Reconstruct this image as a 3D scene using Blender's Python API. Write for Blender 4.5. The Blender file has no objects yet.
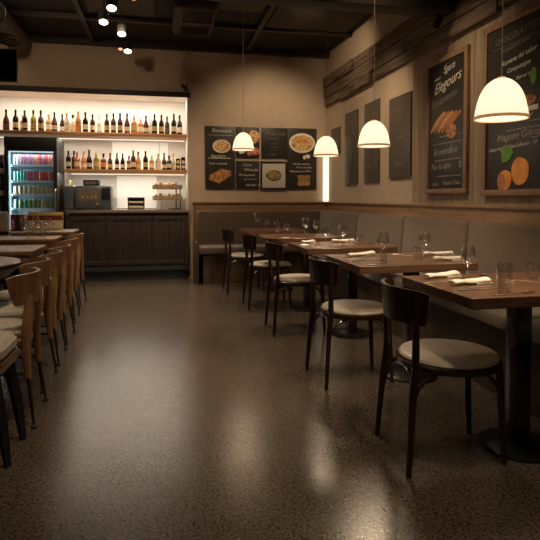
import bpy, bmesh, math, random
from mathutils import Vector, Matrix
PI = math.pi
random.seed(7)
S = bpy.context.scene
C = S.collection

# ------------------------------------------------------------------ camera, world, exposure
cd = bpy.data.cameras.new('camera'); cam = bpy.data.objects.new('camera', cd); C.objects.link(cam)
cam.location = (0, 0, 1.15)
cam.rotation_euler = (math.radians(88.0), 0, math.radians(-11.8))
cd.sensor_width = 36; cd.lens = 527/540*36; cd.shift_y = -0.0993
cd.clip_start = 0.02; cd.clip_end = 60
S.camera = cam
S.view_settings.view_transform = 'Standard'; S.view_settings.look = 'None'
S.view_settings.gamma = 1; S.view_settings.exposure = 0.0; S.view_settings.use_curve_mapping = False
W = bpy.data.worlds.new('world'); S.world = W; W.use_nodes = True
W.node_tree.nodes['Background'].inputs[0].default_value = (1, .72, .45, 1)
W.node_tree.nodes['Background'].inputs[1].default_value = 0.012

WARM = (1, .76, .50)
K = dict(bulb=25.0, spot=98.0, shade=0.85, bar=11.0)

def light(name, kind, loc, power, color=WARM, rot=(0, 0, 0), **kw):
    l = bpy.data.lights.new(name, kind); l.energy = power; l.color = color
    for k, v in kw.items(): setattr(l, k, v)
    o = bpy.data.objects.new(name, l); o.location = loc; o.rotation_euler = rot; C.objects.link(o)
    return o

def aim(o, target):
    d = Vector(target)-o.location
    o.rotation_euler = d.to_track_quat('-Z', 'Y').to_euler()

# ------------------------------------------------------------------ materials
def new_mat(name):
    m = bpy.data.materials.new(name); m.use_nodes = True
    return m, m.node_tree, m.node_tree.nodes['Principled BSDF']

def mat(name, col, rough=.5, metal=0, noise=.12, nscale=20, bump=0, bscale=80, coat=0, spec=None, emit=None, es=0, trans=0, sheen=0):
    m, nt, b = new_mat(name)
    tc = nt.nodes.new('ShaderNodeTexCoord')
    n = nt.nodes.new('ShaderNodeTexNoise'); n.inputs['Scale'].default_value = nscale; n.inputs['Detail'].default_value = 4
    nt.links.new(tc.outputs['Object'], n.inputs['Vector'])
    r = nt.nodes.new('ShaderNodeValToRGB')
    r.color_ramp.elements[0].position = .3; r.color_ramp.elements[1].position = .7
    r.color_ramp.elements[0].color = (*[c*(1-noise) for c in col], 1)
    r.color_ramp.elements[1].color = (*[min(1, c*(1+noise)) for c in col], 1)
    nt.links.new(n.outputs['Fac'], r.inputs[0]); nt.links.new(r.outputs[0], b.inputs['Base Color'])
    b.inputs['Roughness'].default_value = rough; b.inputs['Metallic'].default_value = metal
    b.inputs['Coat Weight'].default_value = coat; b.inputs['Transmission Weight'].default_value = trans
    b.inputs['Sheen Weight'].default_value = sheen
    if spec is not None: b.inputs['Specular IOR Level'].default_value = spec
    if emit: b.inputs['Emission Color'].default_value = (*emit, 1); b.inputs['Emission Strength'].default_value = es
    if bump:
        n2 = nt.nodes.new('ShaderNodeTexNoise'); n2.inputs['Scale'].default_value = bscale; n2.inputs['Detail'].default_value = 3
        nt.links.new(tc.outputs['Object'], n2.inputs['Vector'])
        bp = nt.nodes.new('ShaderNodeBump'); bp.inputs['Strength'].default_value = bump; bp.inputs['Distance'].default_value = .01
        nt.links.new(n2.outputs['Fac'], bp.inputs['Height']); nt.links.new(bp.outputs[0], b.inputs['Normal'])
    return m

def wood(name, c0, c1, axis='X', scale=1.0, rough=.4, coat=0, bump=.05, ring=0):
    m, nt, b = new_mat(name)
    tc = nt.nodes.new('ShaderNodeTexCoord'); mp = nt.nodes.new('ShaderNodeMapping')
    st = {'X': (1.2, 14, 14), 'Y': (14, 1.2, 14), 'Z': (14, 14, 1.2)}[axis]
    mp.inputs['Scale'].default_value = tuple(s*scale for s in st)
    nt.links.new(tc.outputs['Object'], mp.inputs['Vector'])
    n = nt.nodes.new('ShaderNodeTexNoise'); n.inputs['Scale'].default_value = 2.2; n.inputs['Detail'].default_value = 7; n.inputs['Distortion'].default_value = .6
    nt.links.new(mp.outputs[0], n.inputs['Vector'])
    r = nt.nodes.new('ShaderNodeValToRGB'); e = r.color_ramp.elements
    e[0].position = .3; e[1].position = .72; e[0].color = (*c0, 1); e[1].color = (*c1, 1)
    nt.links.new(n.outputs['Fac'], r.inputs[0]); nt.links.new(r.outputs[0], b.inputs['Base Color'])
    bp = nt.nodes.new('ShaderNodeBump'); bp.inputs['Strength'].default_value = bump; bp.inputs['Distance'].default_value = .004
    nt.links.new(n.outputs['Fac'], bp.inputs['Height']); nt.links.new(bp.outputs[0], b.inputs['Normal'])
    b.inputs['Roughness'].default_value = rough; b.inputs['Coat Weight'].default_value = coat
    return m

def emission(name, col, s):
    m = bpy.data.materials.new(name); m.use_nodes = True; nt = m.node_tree; nt.nodes.clear()
    o = nt.nodes.new('ShaderNodeOutputMaterial'); e = nt.nodes.new('ShaderNodeEmission')
    e.inputs[0].default_value = (*col, 1); e.inputs[1].default_value = s
    nt.links.new(e.outputs[0], o.inputs[0]); return m

def glass(name, col=(1, 1, 1), rough=0.0, clear=.0):
    m = bpy.data.materials.new(name); m.use_nodes = True; nt = m.node_tree; nt.nodes.clear()
    o = nt.nodes.new('ShaderNodeOutputMaterial')
    t = nt.nodes.new('ShaderNodeBsdfTransparent'); t.inputs[0].default_value = (*col, 1)
    g = nt.nodes.new('ShaderNodeBsdfGlossy'); g.inputs['Roughness'].default_value = .05+rough
    lw = nt.nodes.new('ShaderNodeLayerWeight'); lw.inputs['Blend'].default_value = .35
    mth = nt.nodes.new('ShaderNodeMath'); mth.operation = 'MULTIPLY_ADD'; mth.inputs[1].default_value = .65; mth.inputs[2].default_value = .06
    nt.links.new(lw.outputs['Facing'], mth.inputs[0])
    mx = nt.nodes.new('ShaderNodeMixShader')
    nt.links.new(mth.outputs[0], mx.inputs[0]); nt.links.new(t.outputs[0], mx.inputs[1]); nt.links.new(g.outputs[0], mx.inputs[2])
    nt.links.new(mx.outputs[0], o.inputs[0]); return m

def floor_mat():
    m, nt, b = new_mat('speckled_polished_concrete')
    tc = nt.nodes.new('ShaderNodeTexCoord')
    def noise(sc, d):
        n = nt.nodes.new('ShaderNodeTexNoise'); n.inputs['Scale'].default_value = sc; n.inputs['Detail'].default_value = d
        nt.links.new(tc.outputs['Object'], n.inputs['Vector']); return n
    n1 = noise(85, 4); n2 = noise(1.3, 3)
    v = nt.nodes.new('ShaderNodeTexVoronoi'); v.inputs['Scale'].default_value = 70
    nt.links.new(tc.outputs['Object'], v.inputs['Vector'])
    r = nt.nodes.new('ShaderNodeValToRGB'); e = r.color_ramp.elements
    e[0].position = .34; e[0].color = (.044, .034, .026, 1); e[1].position = .60; e[1].color = (.155, .122, .092, 1)
    nt.links.new(n1.outputs['Fac'], r.inputs[0])
    rv = nt.nodes.new('ShaderNodeValToRGB'); ev = rv.color_ramp.elements
    ev[0].position = .18; ev[0].color = (.12, .11, .1, 1); ev[1].position = .36; ev[1].color = (1, 1, 1, 1)
    nt.links.new(v.outputs['Distance'], rv.inputs[0])
    mx = nt.nodes.new('ShaderNodeMixRGB'); mx.blend_type = 'MULTIPLY'; mx.inputs[0].default_value = .85
    nt.links.new(r.outputs[0], mx.inputs[1]); nt.links.new(rv.outputs[0], mx.inputs[2])
    r2 = nt.nodes.new('ShaderNodeValToRGB'); r2.color_ramp.elements[0].color = (.7, .7, .7, 1); r2.color_ramp.elements[1].color = (1.15, 1.12, 1.08, 1)
    nt.links.new(n2.outputs['Fac'], r2.inputs[0])
    mx2 = nt.nodes.new('ShaderNodeMixRGB'); mx2.blend_type = 'MULTIPLY'; mx2.inputs[0].default_value = 1
    nt.links.new(mx.outputs[0], mx2.inputs[1]); nt.links.new(r2.outputs[0], mx2.inputs[2])
    nt.links.new(mx2.outputs[0], b.inputs['Base Color'])
    rr = nt.nodes.new('ShaderNodeMapRange'); rr.inputs['To Min'].default_value = .17; rr.inputs['To Max'].default_value = .27
    nt.links.new(n1.outputs['Fac'], rr.inputs['Value']); nt.links.new(rr.outputs[0], b.inputs['Roughness'])
    bp = nt.nodes.new('ShaderNodeBump'); bp.inputs['Strength'].default_value = .22; bp.inputs['Distance'].default_value = .004
    nt.links.new(n1.outputs['Fac'], bp.inputs['Height']); nt.links.new(bp.outputs[0], b.inputs['Normal'])
    b.inputs['Specular IOR Level'].default_value = .85
    return m

def food_mat(name, cols, scale):
    m, nt, b = new_mat(name)
    tc = nt.nodes.new('ShaderNodeTexCoord'); v = nt.nodes.new('ShaderNodeTexVoronoi'); v.inputs['Scale'].default_value = scale
    n = nt.nodes.new('ShaderNodeTexNoise'); n.inputs['Scale'].default_value = scale*.8; n.inputs['Detail'].default_value = 3
    nt.links.new(tc.outputs['Object'], v.inputs['Vector']); nt.links.new(tc.outputs['Object'], n.inputs['Vector'])
    mx = nt.nodes.new('ShaderNodeMixRGB'); mx.inputs[0].default_value = .5
    nt.links.new(v.outputs['Color'], mx.inputs[1]); nt.links.new(n.outputs['Fac'], mx.inputs[2])
    r = nt.nodes.new('ShaderNodeValToRGB'); r.color_ramp.interpolation = 'LINEAR'
    e = r.color_ramp.elements
    while len(e) < len(cols): e.new(.5)
    for i, c in enumerate(cols):
        e[i].position = .25+.5*i/(len(cols)-1); e[i].color = (*c, 1)
    nt.links.new(mx.outputs[0], r.inputs[0]); nt.links.new(r.outputs[0], b.inputs['Base Color'])
    b.inputs['Roughness'].default_value = .5
    return m

def shade_mat():
    m = bpy.data.materials.new('pleated_cream_shade'); m.use_nodes = True; nt = m.node_tree; nt.nodes.clear()
    o = nt.nodes.new('ShaderNodeOutputMaterial')
    tr = nt.nodes.new('ShaderNodeBsdfTranslucent'); tr.inputs[0].default_value = (.24, .205, .15, 1)
    df = nt.nodes.new('ShaderNodeBsdfDiffuse'); df.inputs[0].default_value = (.88, .80, .64, 1)
    mx = nt.nodes.new('ShaderNodeMixShader'); mx.inputs[0].default_value = .45
    em = nt.nodes.new('ShaderNodeEmission'); em.inputs[0].default_value = (1, .87, .64, 1); em.inputs[1].default_value = K['shade']
    ad = nt.nodes.new('ShaderNodeAddShader')
    nt.links.new(df.outputs[0], mx.inputs[1]); nt.links.new(tr.outputs[0], mx.inputs[2])
    nt.links.new(mx.outputs[0], ad.inputs[0]); nt.links.new(em.outputs[0], ad.inputs[1]); nt.links.new(ad.outputs[0], o.inputs[0])
    return m

M = dict(
 floor=floor_mat(),
 wall=mat('warm_plaster', (.49, .37, .262), .85, noise=.05, nscale=6, bump=.12, bscale=120),
 ceil=mat('black_ceiling', (.009, .0065, .005), .8, noise=.2, nscale=3),
 ceilbeam=mat('dark_ceiling_beam', (.028, .018, .012), .6, noise=.2, nscale=4),
 panel_dim=mat('brown_ceiling_panel', (.055, .036, .023), .75, noise=.25, nscale=2),
 metal_dark=mat('dark_metal', (.02, .018, .016), .35, .6, noise=.1),
 metal_grey=mat('grey_metal', (.22, .22, .22), .35, .7, noise=.1),
 steel=mat('polished_steel', (.60, .55, .48), .30, .95, noise=.05),
 mahog=wood('dark_mahogany', (.014, .006, .004), (.040, .018, .011), 'Z', 1, .28, .4),
 walnut=wood('walnut_top', (.095, .045, .023), (.20, .10, .054), 'X', 1.4, .33, .25),
 walnut2=wood('reddish_walnut_top', (.09, .041, .022), (.18, .088, .048), 'X', 1.7, .3, .3),
 oak=wood('warm_oak', (.17, .088, .042), (.30, .165, .085), 'Y', 1.2, .42, .1),
 oakz=wood('oak_bentwood', (.24, .125, .060), (.42, .235, .120), 'Z', 1.2, .42, .15),
 wains=wood('wainscot_oak', (.15, .085, .042), (.25, .15, .08), 'Z', .6, .45, .1),
 wainsx=wood('wainscot_oak_long', (.20, .108, .052), (.34, .19, .095), 'Y', .6, .45, .1),
 plank=wood('weathered_plank', (.20, .14, .09), (.40, .30, .20), 'Y', .9, .7, 0, .3),
 planklight=wood('pale_plank_wall', (.25, .175, .11), (.40, .30, .20), 'Z', .5, .6, 0, .2),
 rough=wood('reclaimed_dark_plank', (.05, .034, .022), (.25, .175, .11), 'Y', .8, .85, 0, .5),
 shelf=wood('shelf_oak', (.36, .17, .06), (.60, .31, .12), 'X', 1, .45),
 base=wood('banquette_base_wood', (.05, .026, .014), (.11, .06, .034), 'Z', .7, .5),
 fabric=mat('taupe_upholstery', (.098, .066, .043), .92, noise=.25, nscale=130, bump=.3, bscale=300, sheen=.2),
 seatf=mat('seat_upholstery', (.12, .09, .064), .9, noise=.2, nscale=130, bump=.3, bscale=300, sheen=.2),
 pad=mat('cream_seat_pad', (.58, .50, .39), .38, noise=.06, nscale=12),
 cushion=mat('grey_fabric_cushion', (.62, .55, .46), .9, noise=.28, nscale=90, bump=.4, bscale=150),
 cabinet=wood('dark_cabinet_paint', (.030, .021, .019), (.066, .046, .040), 'Z', .9, .5),
 kick=mat('blue_black_kick', (.034, .042, .052), .5, noise=.1),
 counter=mat('taupe_stone_counter', (.25, .19, .14), .35, noise=.15, nscale=40),
 niche=mat('white_panel', (.80, .76, .70), .5, noise=.03, nscale=3),
 frost=mat('frosted_back_glass', (.9, .87, .82), .3, noise=.02, emit=(1, .90, .74), es=.32),
 led=emission('led_strip', (1, .87, .68), 1.3),
 ledw=emission('corner_led', (1, .86, .62), 2.2),
 shade=shade_mat(),
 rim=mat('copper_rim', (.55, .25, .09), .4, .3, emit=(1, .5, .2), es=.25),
 bulb=emission('frosted_bulb', (1, .83, .55), 1.7),
 cord=mat('pale_cord', (.35, .27, .2), .6, noise=.05),
 board=mat('black_chalkboard', (.036, .029, .023), .38, noise=.35, nscale=3),
 boardg=mat('grey_brown_board', (.085, .068, .052), .4, noise=.2, nscale=3),
 chalk=mat('chalk', (.72, .66, .55), .9, noise=.3, nscale=60),
 chalkmid=mat('worn_chalk', (.42, .37, .30), .9, noise=.4, nscale=60),
 chalkdim=mat('faint_chalk', (.24, .21, .17), .9, noise=.3, nscale=60),
 frame_oak=wood('picture_frame_oak', (.20, .11, .055), (.34, .20, .105), 'Z', 1, .45),
 frame_black=mat('black_frame', (.010, .009, .008), .4, noise=.1),
 paper=mat('cream_paper', (.62, .55, .44), .8, noise=.04),
 plate=mat('white_plate', (.85, .78, .66), .35, noise=.02),
 pizza=food_mat('pizza_top', [(.30, .07, .02), (.60, .20, .05), (.80, .45, .15), (.85, .66, .34), (.50, .15, .04)], 40),
 toast=food_mat('grilled_bread', [(.10, .03, .01), (.34, .12, .04), (.66, .34, .13), (.42, .12, .05)], 50),
 salad=food_mat('leafy_salad', [(.05, .06, .01), (.22, .22, .05), (.50, .34, .12), (.30, .08, .03)], 60),
 meat=food_mat('cured_meat', [(.40, .07, .04), (.70, .25, .15), (.85, .50, .35)], 45),
 orange=mat('orange_fruit', (.95, .32, .03), .4, noise=.25, nscale=12),
 leaf=mat('green_leaf', (.13, .30, .03), .5, noise=.3, nscale=30),
 sausage=mat('sausage', (.50, .19, .08), .5, noise=.35, nscale=40),
 sausage2=mat('bread_stick', (.62, .34, .15), .5, noise=.3, nscale=40),
 white=mat('white_linen', (.80, .74, .64), .85, noise=.05, nscale=30, bump=.2, bscale=90),
 glass=glass('clear_glass'),
 pane=glass('fridge_pane', (.93, .97, 1)),
 gdark=mat('dark_bottle_glass', (.016, .008, .006), .10, noise=.3, nscale=15, coat=.4),
 gbrown=mat('brown_bottle_glass', (.075, .022, .008), .12, noise=.3, nscale=15, coat=.3),
 gamber=mat('amber_liquor', (.55, .22, .05), .12, noise=.2, nscale=20, trans=.35),
 gclear=mat('clear_liquor', (.78, .70, .54), .1, noise=.1, nscale=20, trans=.5),
 ggreen=mat('yellow_green_liquor', (.42, .36, .06), .12, noise=.2, nscale=20, trans=.35),
 lab=mat('cream_label', (.72, .62, .45), .7, noise=.12, nscale=60),
 laby=mat('gold_label', (.60, .42, .16), .6, noise=.25, nscale=60),
 labo=mat('orange_label', (.62, .20, .05), .6, noise=.2, nscale=60),
 labd=mat('dark_label', (.10, .06, .04), .6, noise=.2, nscale=60),
 black=mat('black_plastic', (.010, .010, .011), .5, noise=.1),
 oven=mat('charcoal_metal', (.105, .130, .158), .4, .2, noise=.12),
 ovenglass=mat('oven_window', (.20, .15, .11), .2, noise=.3, nscale=8),
 copper=mat('amber_knob', (.65, .34, .10), .3, .4),
 fin=mat('fridge_liner', (.55, .66, .68), .4, noise=.04, nscale=5),
 coldled=emission('cold_led', (.72, .93, 1), 1.2),
 basket=food_mat('wicker', [(.14, .08, .035), (.36, .24, .12), (.50, .36, .20)], 70),
 red=mat('deep_red', (.22, .028, .018), .45, noise=.2, nscale=30),
 beige=mat('beige_leather', (.40, .31, .23), .6, noise=.06, nscale=12),
 matte=mat('matte_black', (.012, .010, .009), .9, noise=.1),
 screen=mat('switched_off_screen', (.006, .006, .007), .15, noise=.05),
 can_emit=emission('spot_lens', (1, .87, .68), 6.0),
 can_emit_red=emission('copper_spot_lens', (1, .45, .22), 1.4),
)
CAN = [mat('can_'+n, c, .3, .35, noise=.3, nscale=30) for n, c in
       [('silver', (.42, .42, .44)), ('rose', (.50, .20, .22)), ('mauve', (.30, .16, .24)), ('red', (.52, .06, .04)),
        ('green', (.06, .26, .17)), ('teal', (.10, .34, .28)), ('tan', (.48, .38, .22)), ('olive', (.22, .25, .10)), ('coral', (.62, .22, .14))]]
CANW = ['silver', 'rose pink', 'mauve', 'red', 'green', 'teal', 'tan', 'olive green', 'coral']

# ------------------------------------------------------------------ mesh helper
class MB:
    def __init__(s): s.b = bmesh.new()
    def box(s, x0, x1, y0, y1, z0, z1, bev=0, mtx=None):
        g = bmesh.ops.create_cube(s.b, size=1)['verts']
        for v in g: v.co = Vector(((x0+x1)/2+v.co.x*(x1-x0), (y0+y1)/2+v.co.y*(y1-y0), (z0+z1)/2+v.co.z*(z1-z0)))
        if bev:
            es = list({e for v in g for e in v.link_edges})
            r = bmesh.ops.bevel(s.b, geom=es, offset=bev, segments=3, affect='EDGES', profile=.5)
            g = list({v for f in r['faces'] for v in f.verts} | {v for v in g if v.is_valid})
        if mtx is not None: bmesh.ops.transform(s.b, matrix=mtx, verts=g)
        return s
    def prism(s, pts, z0, z1, mtx=None):
        lo = [s.b.verts.new((x, y, z0)) for x, y in pts]; hi = [s.b.verts.new((x, y, z1)) for x, y in pts]
        n = len(pts); s.b.faces.new(lo[::-1]); s.b.faces.new(hi)
        for i in range(n): s.b.faces.new((lo[i], lo[(i+1) % n], hi[(i+1) % n], hi[i]))
        if mtx is not None: bmesh.ops.transform(s.b, matrix=mtx, verts=lo+hi)
        return s
    def lathe(s, prof, c=(0, 0, 0), n=24, ripple=0, nr=0, mtx=None, closed=False):
        rings = []; allv = []
        for r, z in prof:
            if r < 1e-5:
                ring = [s.b.verts.new((c[0], c[1], c[2]+z))]
            else:
                ring = []
                for i in range(n):
                    a = 2*PI*i/n; q = r*(1+ripple*math.cos(nr*a))
                    ring.append(s.b.verts.new((c[0]+q*math.cos(a), c[1]+q*math.sin(a), c[2]+z)))
            rings.append(ring); allv += ring
        pr = list(zip(rings, rings[1:]))
        if closed: pr.append((rings[-1], rings[0]))
        for A, B in pr:
            if len(A) == 1 and len(B) == 1: continue
            for i in range(n):
                j = (i+1) % n
                if len(A) == 1: s.b.faces.new((A[0], B[j], B[i]))
                elif len(B) == 1: s.b.faces.new((A[i], A[j], B[0]))
                else: s.b.faces.new((A[i], A[j], B[j], B[i]))
        if mtx is not None: bmesh.ops.transform(s.b, matrix=mtx, verts=allv)
        return s
    def tube(s, pts, rad, n=10, sx=1, sy=1, closed=False, cap=True):
        pts = [Vector(p) for p in pts]; m = len(pts)
        rad = rad if isinstance(rad, (list, tuple)) else [rad]*m
        rings = []; prev = None
        for i, p in enumerate(pts):
            if closed: t = (pts[(i+1) % m]-pts[i-1]).normalized()
            else: t = (pts[min(i+1, m-1)]-pts[max(i-1, 0)]).normalized()
            if prev is None:
                up = Vector((0, 0, 1)) if abs(t.z) < .9 else Vector((0, 1, 0))
                a = t.cross(up).normalized()
            else:
                a = (prev-t*prev.dot(t)).normalized()
            prev = a; b = t.cross(a).normalized()
            rings.append([s.b.verts.new(p+rad[i]*(sx*a*math.cos(2*PI*k/n)+sy*b*math.sin(2*PI*k/n))) for k in range(n)])
        pr = list(zip(rings, rings[1:]))
        if closed: pr.append((rings[-1], rings[0]))
        for A, B in pr:
            for i in range(n): s.b.faces.new((A[i], A[(i+1) % n], B[(i+1) % n], B[i]))
        if not closed and cap: s.b.faces.new(rings[0][::-1]); s.b.faces.new(rings[-1])
        return s
    def grid2(s, fn, nu, nv, closed_sides=True):
        """solid shell: fn(u,v,side) -> point, side 0/1"""
        g = [[[s.b.verts.new(fn(i/nu, j/nv, k)) for j in range(nv+1)] for i in range(nu+1)] for k in (0, 1)]
        for i in range(nu):
            for j in range(nv):
                s.b.faces.new((g[0][i][j], g[0][i+1][j], g[0][i+1][j+1], g[0][i][j+1]))
                s.b.faces.new((g[1][i][j+1], g[1][i+1][j+1], g[1][i+1][j], g[1][i][j]))
        for i in range(nu):
            s.b.faces.new((g[0][i+1][0], g[0][i][0], g[1][i][0], g[1][i+1][0]))
            s.b.faces.new((g[0][i][nv], g[0][i+1][nv], g[1][i+1][nv], g[1][i][nv]))
        for j in range(nv):
            s.b.faces.new((g[0][0][j], g[0][0][j+1], g[1][0][j+1], g[1][0][j]))
            s.b.faces.new((g[0][nu][j+1], g[0][nu][j], g[1][nu][j], g[1][nu][j+1]))
        return s
    def text(s, body, size, x, z, y=-.001, shear=.25, rot=0, ext=.0008, mid=False):
        cu = bpy.data.curves.new('t', 'FONT'); cu.body = body; cu.size = size; cu.extrude = ext; cu.shear = shear; cu.resolution_u = 2
        if mid: cu.align_x = 'CENTER'
        o = bpy.data.objects.new('t', cu); C.objects.link(o)
        dg = bpy.context.evaluated_depsgraph_get(); dg.update()
        me = bpy.data.meshes.new_from_object(o.evaluated_get(dg))
        me.transform(Matrix.Translation((x, y, z)) @ Matrix.Rotation(-rot, 4, 'Y') @ Matrix.Rotation(PI/2, 4, 'X'))
        s.b.from_mesh(me); bpy.data.objects.remove(o); bpy.data.curves.remove(cu); bpy.data.meshes.remove(me)
        return s
    def build(s, name, m, parent=None, smooth=True, loc=(0, 0, 0), ang=35):
        bmesh.ops.recalc_face_normals(s.b, faces=s.b.faces)
        me = bpy.data.meshes.new(name); s.b.to_mesh(me); s.b.free()
        if smooth:
            for p in me.polygons: p.use_smooth = True
            me.set_sharp_from_angle(angle=math.radians(ang))
        me.materials.append(M[m] if isinstance(m, str) else m)
        o = bpy.data.objects.new(name, me); C.objects.link(o); o.location = loc
        if parent: o.parent = parent
        return o

def tag(o, label, cat, group=None, kind=None):
    o['label'] = label; o['category'] = cat
    if group: o['group'] = group
    if kind: o['kind'] = kind
    return o
def thing(name, label, cat, loc=(0, 0, 0), rz=0, group=None):
    o = bpy.data.objects.new(name, None); o.empty_display_size = .1; C.objects.link(o)
    o.location = loc; o.rotation_euler = (0, 0, rz)
    return tag(o, label, cat, group)
def struct(name, mb, m, **k):
    o = mb.build(name, m, **k); o['kind'] = 'structure'; return o
def dup(root, loc, rz=None, label=None, group=None, swap=None):
    r = root.copy(); C.objects.link(r); r.location = loc
    if rz is not None: r.rotation_euler = (0, 0, rz)
    if label: r['label'] = label
    if group: r['group'] = group
    for ch in list(root.children):
        c = ch.copy(); C.objects.link(c); c.parent = r
        for g in list(ch.children):
            d = g.copy(); C.objects.link(d); d.parent = c
    return r
ORD = ['', 'first', 'second', 'third', 'fourth', 'fifth', 'sixth', 'seventh', 'eighth', 'ninth', 'tenth', 'eleventh', 'twelfth', 'thirteenth',
       'fourteenth', 'fifteenth', 'sixteenth', 'seventeenth', 'eighteenth', 'nineteenth', 'twentieth', 'twenty-first', 'twenty-second', 'twenty-third',
       'twenty-fourth', 'twenty-fifth', 'twenty-sixth', 'twenty-seventh', 'twenty-eighth', 'twenty-ninth', 'thirtieth', 'thirty-first', 'thirty-second', 'thirty-third', 'thirty-fourth']

# ------------------------------------------------------------------ room
CZ = 3.30; YB = 7.58; XR = 2.46; XL = -3.0; YF = -1.4; YN = 8.15
struct('floor', MB().box(XL-.1, XR+.1, YF-.1, YN+.1, -.1, 0), 'floor', smooth=False)
struct('ceiling', MB().box(XL-.1, XR+.1, YF-.1, YN+.1, CZ, CZ+.1), 'ceil', smooth=False)
struct('wall_right', MB().box(XR, XR+.12, YF, YN, 0, CZ), 'wall', smooth=False)
struct('wall_left', MB().box(XL-.12, XL, YF, YN, 0, CZ), 'wall', smooth=False)
struct('wall_front', MB().box(XL, XR, YF-.12, YF, 0, CZ), 'wall', smooth=False)
struct('wall_back', MB().box(.40, XR, YB, YN, 0, CZ).box(XL, .40, YB, YN, 2.60, CZ).box(XL, .40, YN, YN+.1, 0, CZ), 'wall', smooth=False)
# white lining of the bar niche with its frosted, backlit middle
b = MB()
b.box(.385, .399, YB+.01, YN, .98, 2.585).box(XL, .385, YN-.02, YN, .9, 2.585).box(XL, .399, YB+.01, YN, 2.585, 2.599)
for x in (-1.86, -1.34, -.70, .0): b.box(x-.012, x+.012, YN-.035, YN-.02, .98, 2.585)
b.box(.30, .385, YN-.04, YN-.02, .98, 2.585)
struct('wall_niche', b, 'niche', smooth=False)
b = MB().box(-.70, -.06, YN-.030, YN-.0205, 2.08, 2.45).box(-.68, .12, YN-.030, YN-.0205, 1.52, 1.98).box(-.62, -.05, YN-.030, YN-.0205, 1.0, 1.47)
struct('trim_backlight', b, 'frost', smooth=False)
struct('trim_1', MB().box(XL, .43, YB-.035, YB, 2.565, 2.635, .004), 'ceilbeam')                       # beam over the niche
struct('trim_2', MB().box(XL, XR, YB-.10, YB, CZ-.085, CZ), 'ceilbeam', smooth=False)                   # cornice
struct('baseboard_left', MB().box(XL, XL+.02, YF, YB, 0, .12), 'base', smooth=False)
# wainscot behind the banquette
struct('trim_3', MB().box(.46, XR, YB-.05, YB, 0, 1.085).box(.45, XR, YB-.065, YB, 1.07, 1.095, .003), 'wainsx')
b = MB()
ys = [-1.3, -.05, 1.15, 2.35, 3.58, 4.79, 6.0, 7.2, 7.53]
for y0, y1 in zip(ys, ys[1:]): b.box(XR-.05, XR, y0+.002, y1-.002, 0, 1.085)
b.box(XR-.065, XR, YF, YB-.05, 1.07, 1.095, .003)
struct('trim_4', b, 'wainsx')
# pale plank cladding behind the framed boards
b = MB(); y = 4.82
while y > -1.2:
    w = random.choice([.16, .2, .24]); b.box(XR-.022+random.uniform(0, .004), XR, y-w+.0015, y-.0015, 1.095, 2.50); y -= w
struct('trim_5', b, 'planklight', smooth=False)
# reclaimed timber band under the ceiling
b = MB(); z = 2.47
for row, h in enumerate((.15, .15, .15)):
    y = YB
    while y > -1.3:
        L = random.uniform(.35, 1.3); d = random.uniform(.03, .075)
        b.box(XR-d, XR, max(y-L, -1.3)+.004, y-.004, z+.003+random.uniform(0, .012 if row else .07), z+h-.004, .004); y -= L
    z += h
struct('trim_6', b, 'rough', ang=30)

# ------------------------------------------------------------------ ceiling
beam = thing('ceiling_beam', 'dark timber beam crossing under the ceiling from the right wall', 'beam', (0, 0, 0))
MB().box(.35, XR-.08, 3.98, 4.16, 2.68, 2.80, .006).build('beam_body', 'ceilbeam', beam)
for x in (.5, 1.5, 2.2): MB().box(x-.02, x+.02, 4.05, 4.09, 2.80, CZ).build('hanger', 'metal_dark', beam)
t = thing('beam_spotlight', 'small dark spotlight clamped where the ceiling beam meets the timber band', 'spotlight', (2.28, 4.07, 2.68))
MB().lathe([(0, -.035), (.012, -.035), (.012, 0), (0, 0)], n=12).build('clamp', 'metal_dark', t)
MB().lathe([(.0, .05), (.026, .05), (.032, -.04), (.026, -.04), (.02, .03), (0, .03)], n=18, mtx=Matrix.Translation((0, 0, -.065)) @ Matrix.Rotation(.5, 4, 'Y')).build('housing', 'metal_dark', t)

# ceiling grid runners and panels
b = MB()
struct('trim_7', MB().box(XL, XR, 6.55, 6.62, CZ-.05, CZ).box(XL, XR, 5.60, 5.66, CZ-.05, CZ).box(1.20, 1.26, 5.2, YB-.1, CZ-.06, CZ).box(-.9, -.84, 5.2, YB-.1, CZ-.06, CZ), 'ceilbeam', smooth=False)
for (x0, x1, y0, y1, lab) in ((1.30, 2.35, 5.75, 6.5, 'brown ceiling panel right of the runner, nearer the camera'),
                              (.62, 1.16, 5.35, 6.0, 'brown ceiling panel beside the cassette air unit'),
                              (-.78, -.05, 5.75, 6.4, 'brown ceiling panel above the row of round spotlights')):
    tag(MB().box(x0, x1, y0, y1, CZ-.03, CZ-.0005, .004).build('ceiling_panel', 'panel_dim'), lab, 'ceiling panel', 'ceiling panels')
t = thing('air_conditioning_unit', 'rounded brown cassette air unit with dark grilles on the ceiling', 'air conditioner', (.40, 6.2, CZ))
MB().box(-.24, .24, -.52, .50, -.15, -.001, .06).build('casing', 'panel_dim', t)
for y0, y1 in ((-.42, -.02), (.08, .42)):
    g = MB().box(-.15, .19, y0, y1, -.158, -.152).build('grille', 'black', t)
    q = MB()
    for k in range(6): q.box(-.145, .185, y0+.03+k*(y1-y0-.05)/6, y0+.04+k*(y1-y0-.05)/6, -.166, -.158)
    q.build('slats', 'ceilbeam', g)
t = thing('ceiling_duct', 'fat dark round duct curving down in the top left corner', 'duct')
MB().tube([(-2.3, 4.9, 2.62), (-1.98, 5.0, 2.95), (-1.80, 5.2, 3.12), (-1.75, 5.8, 3.14), (-1.75, 7.4, 3.14)], [.14]*5, 20).build('duct_pipe', 'panel_dim', t)
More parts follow.
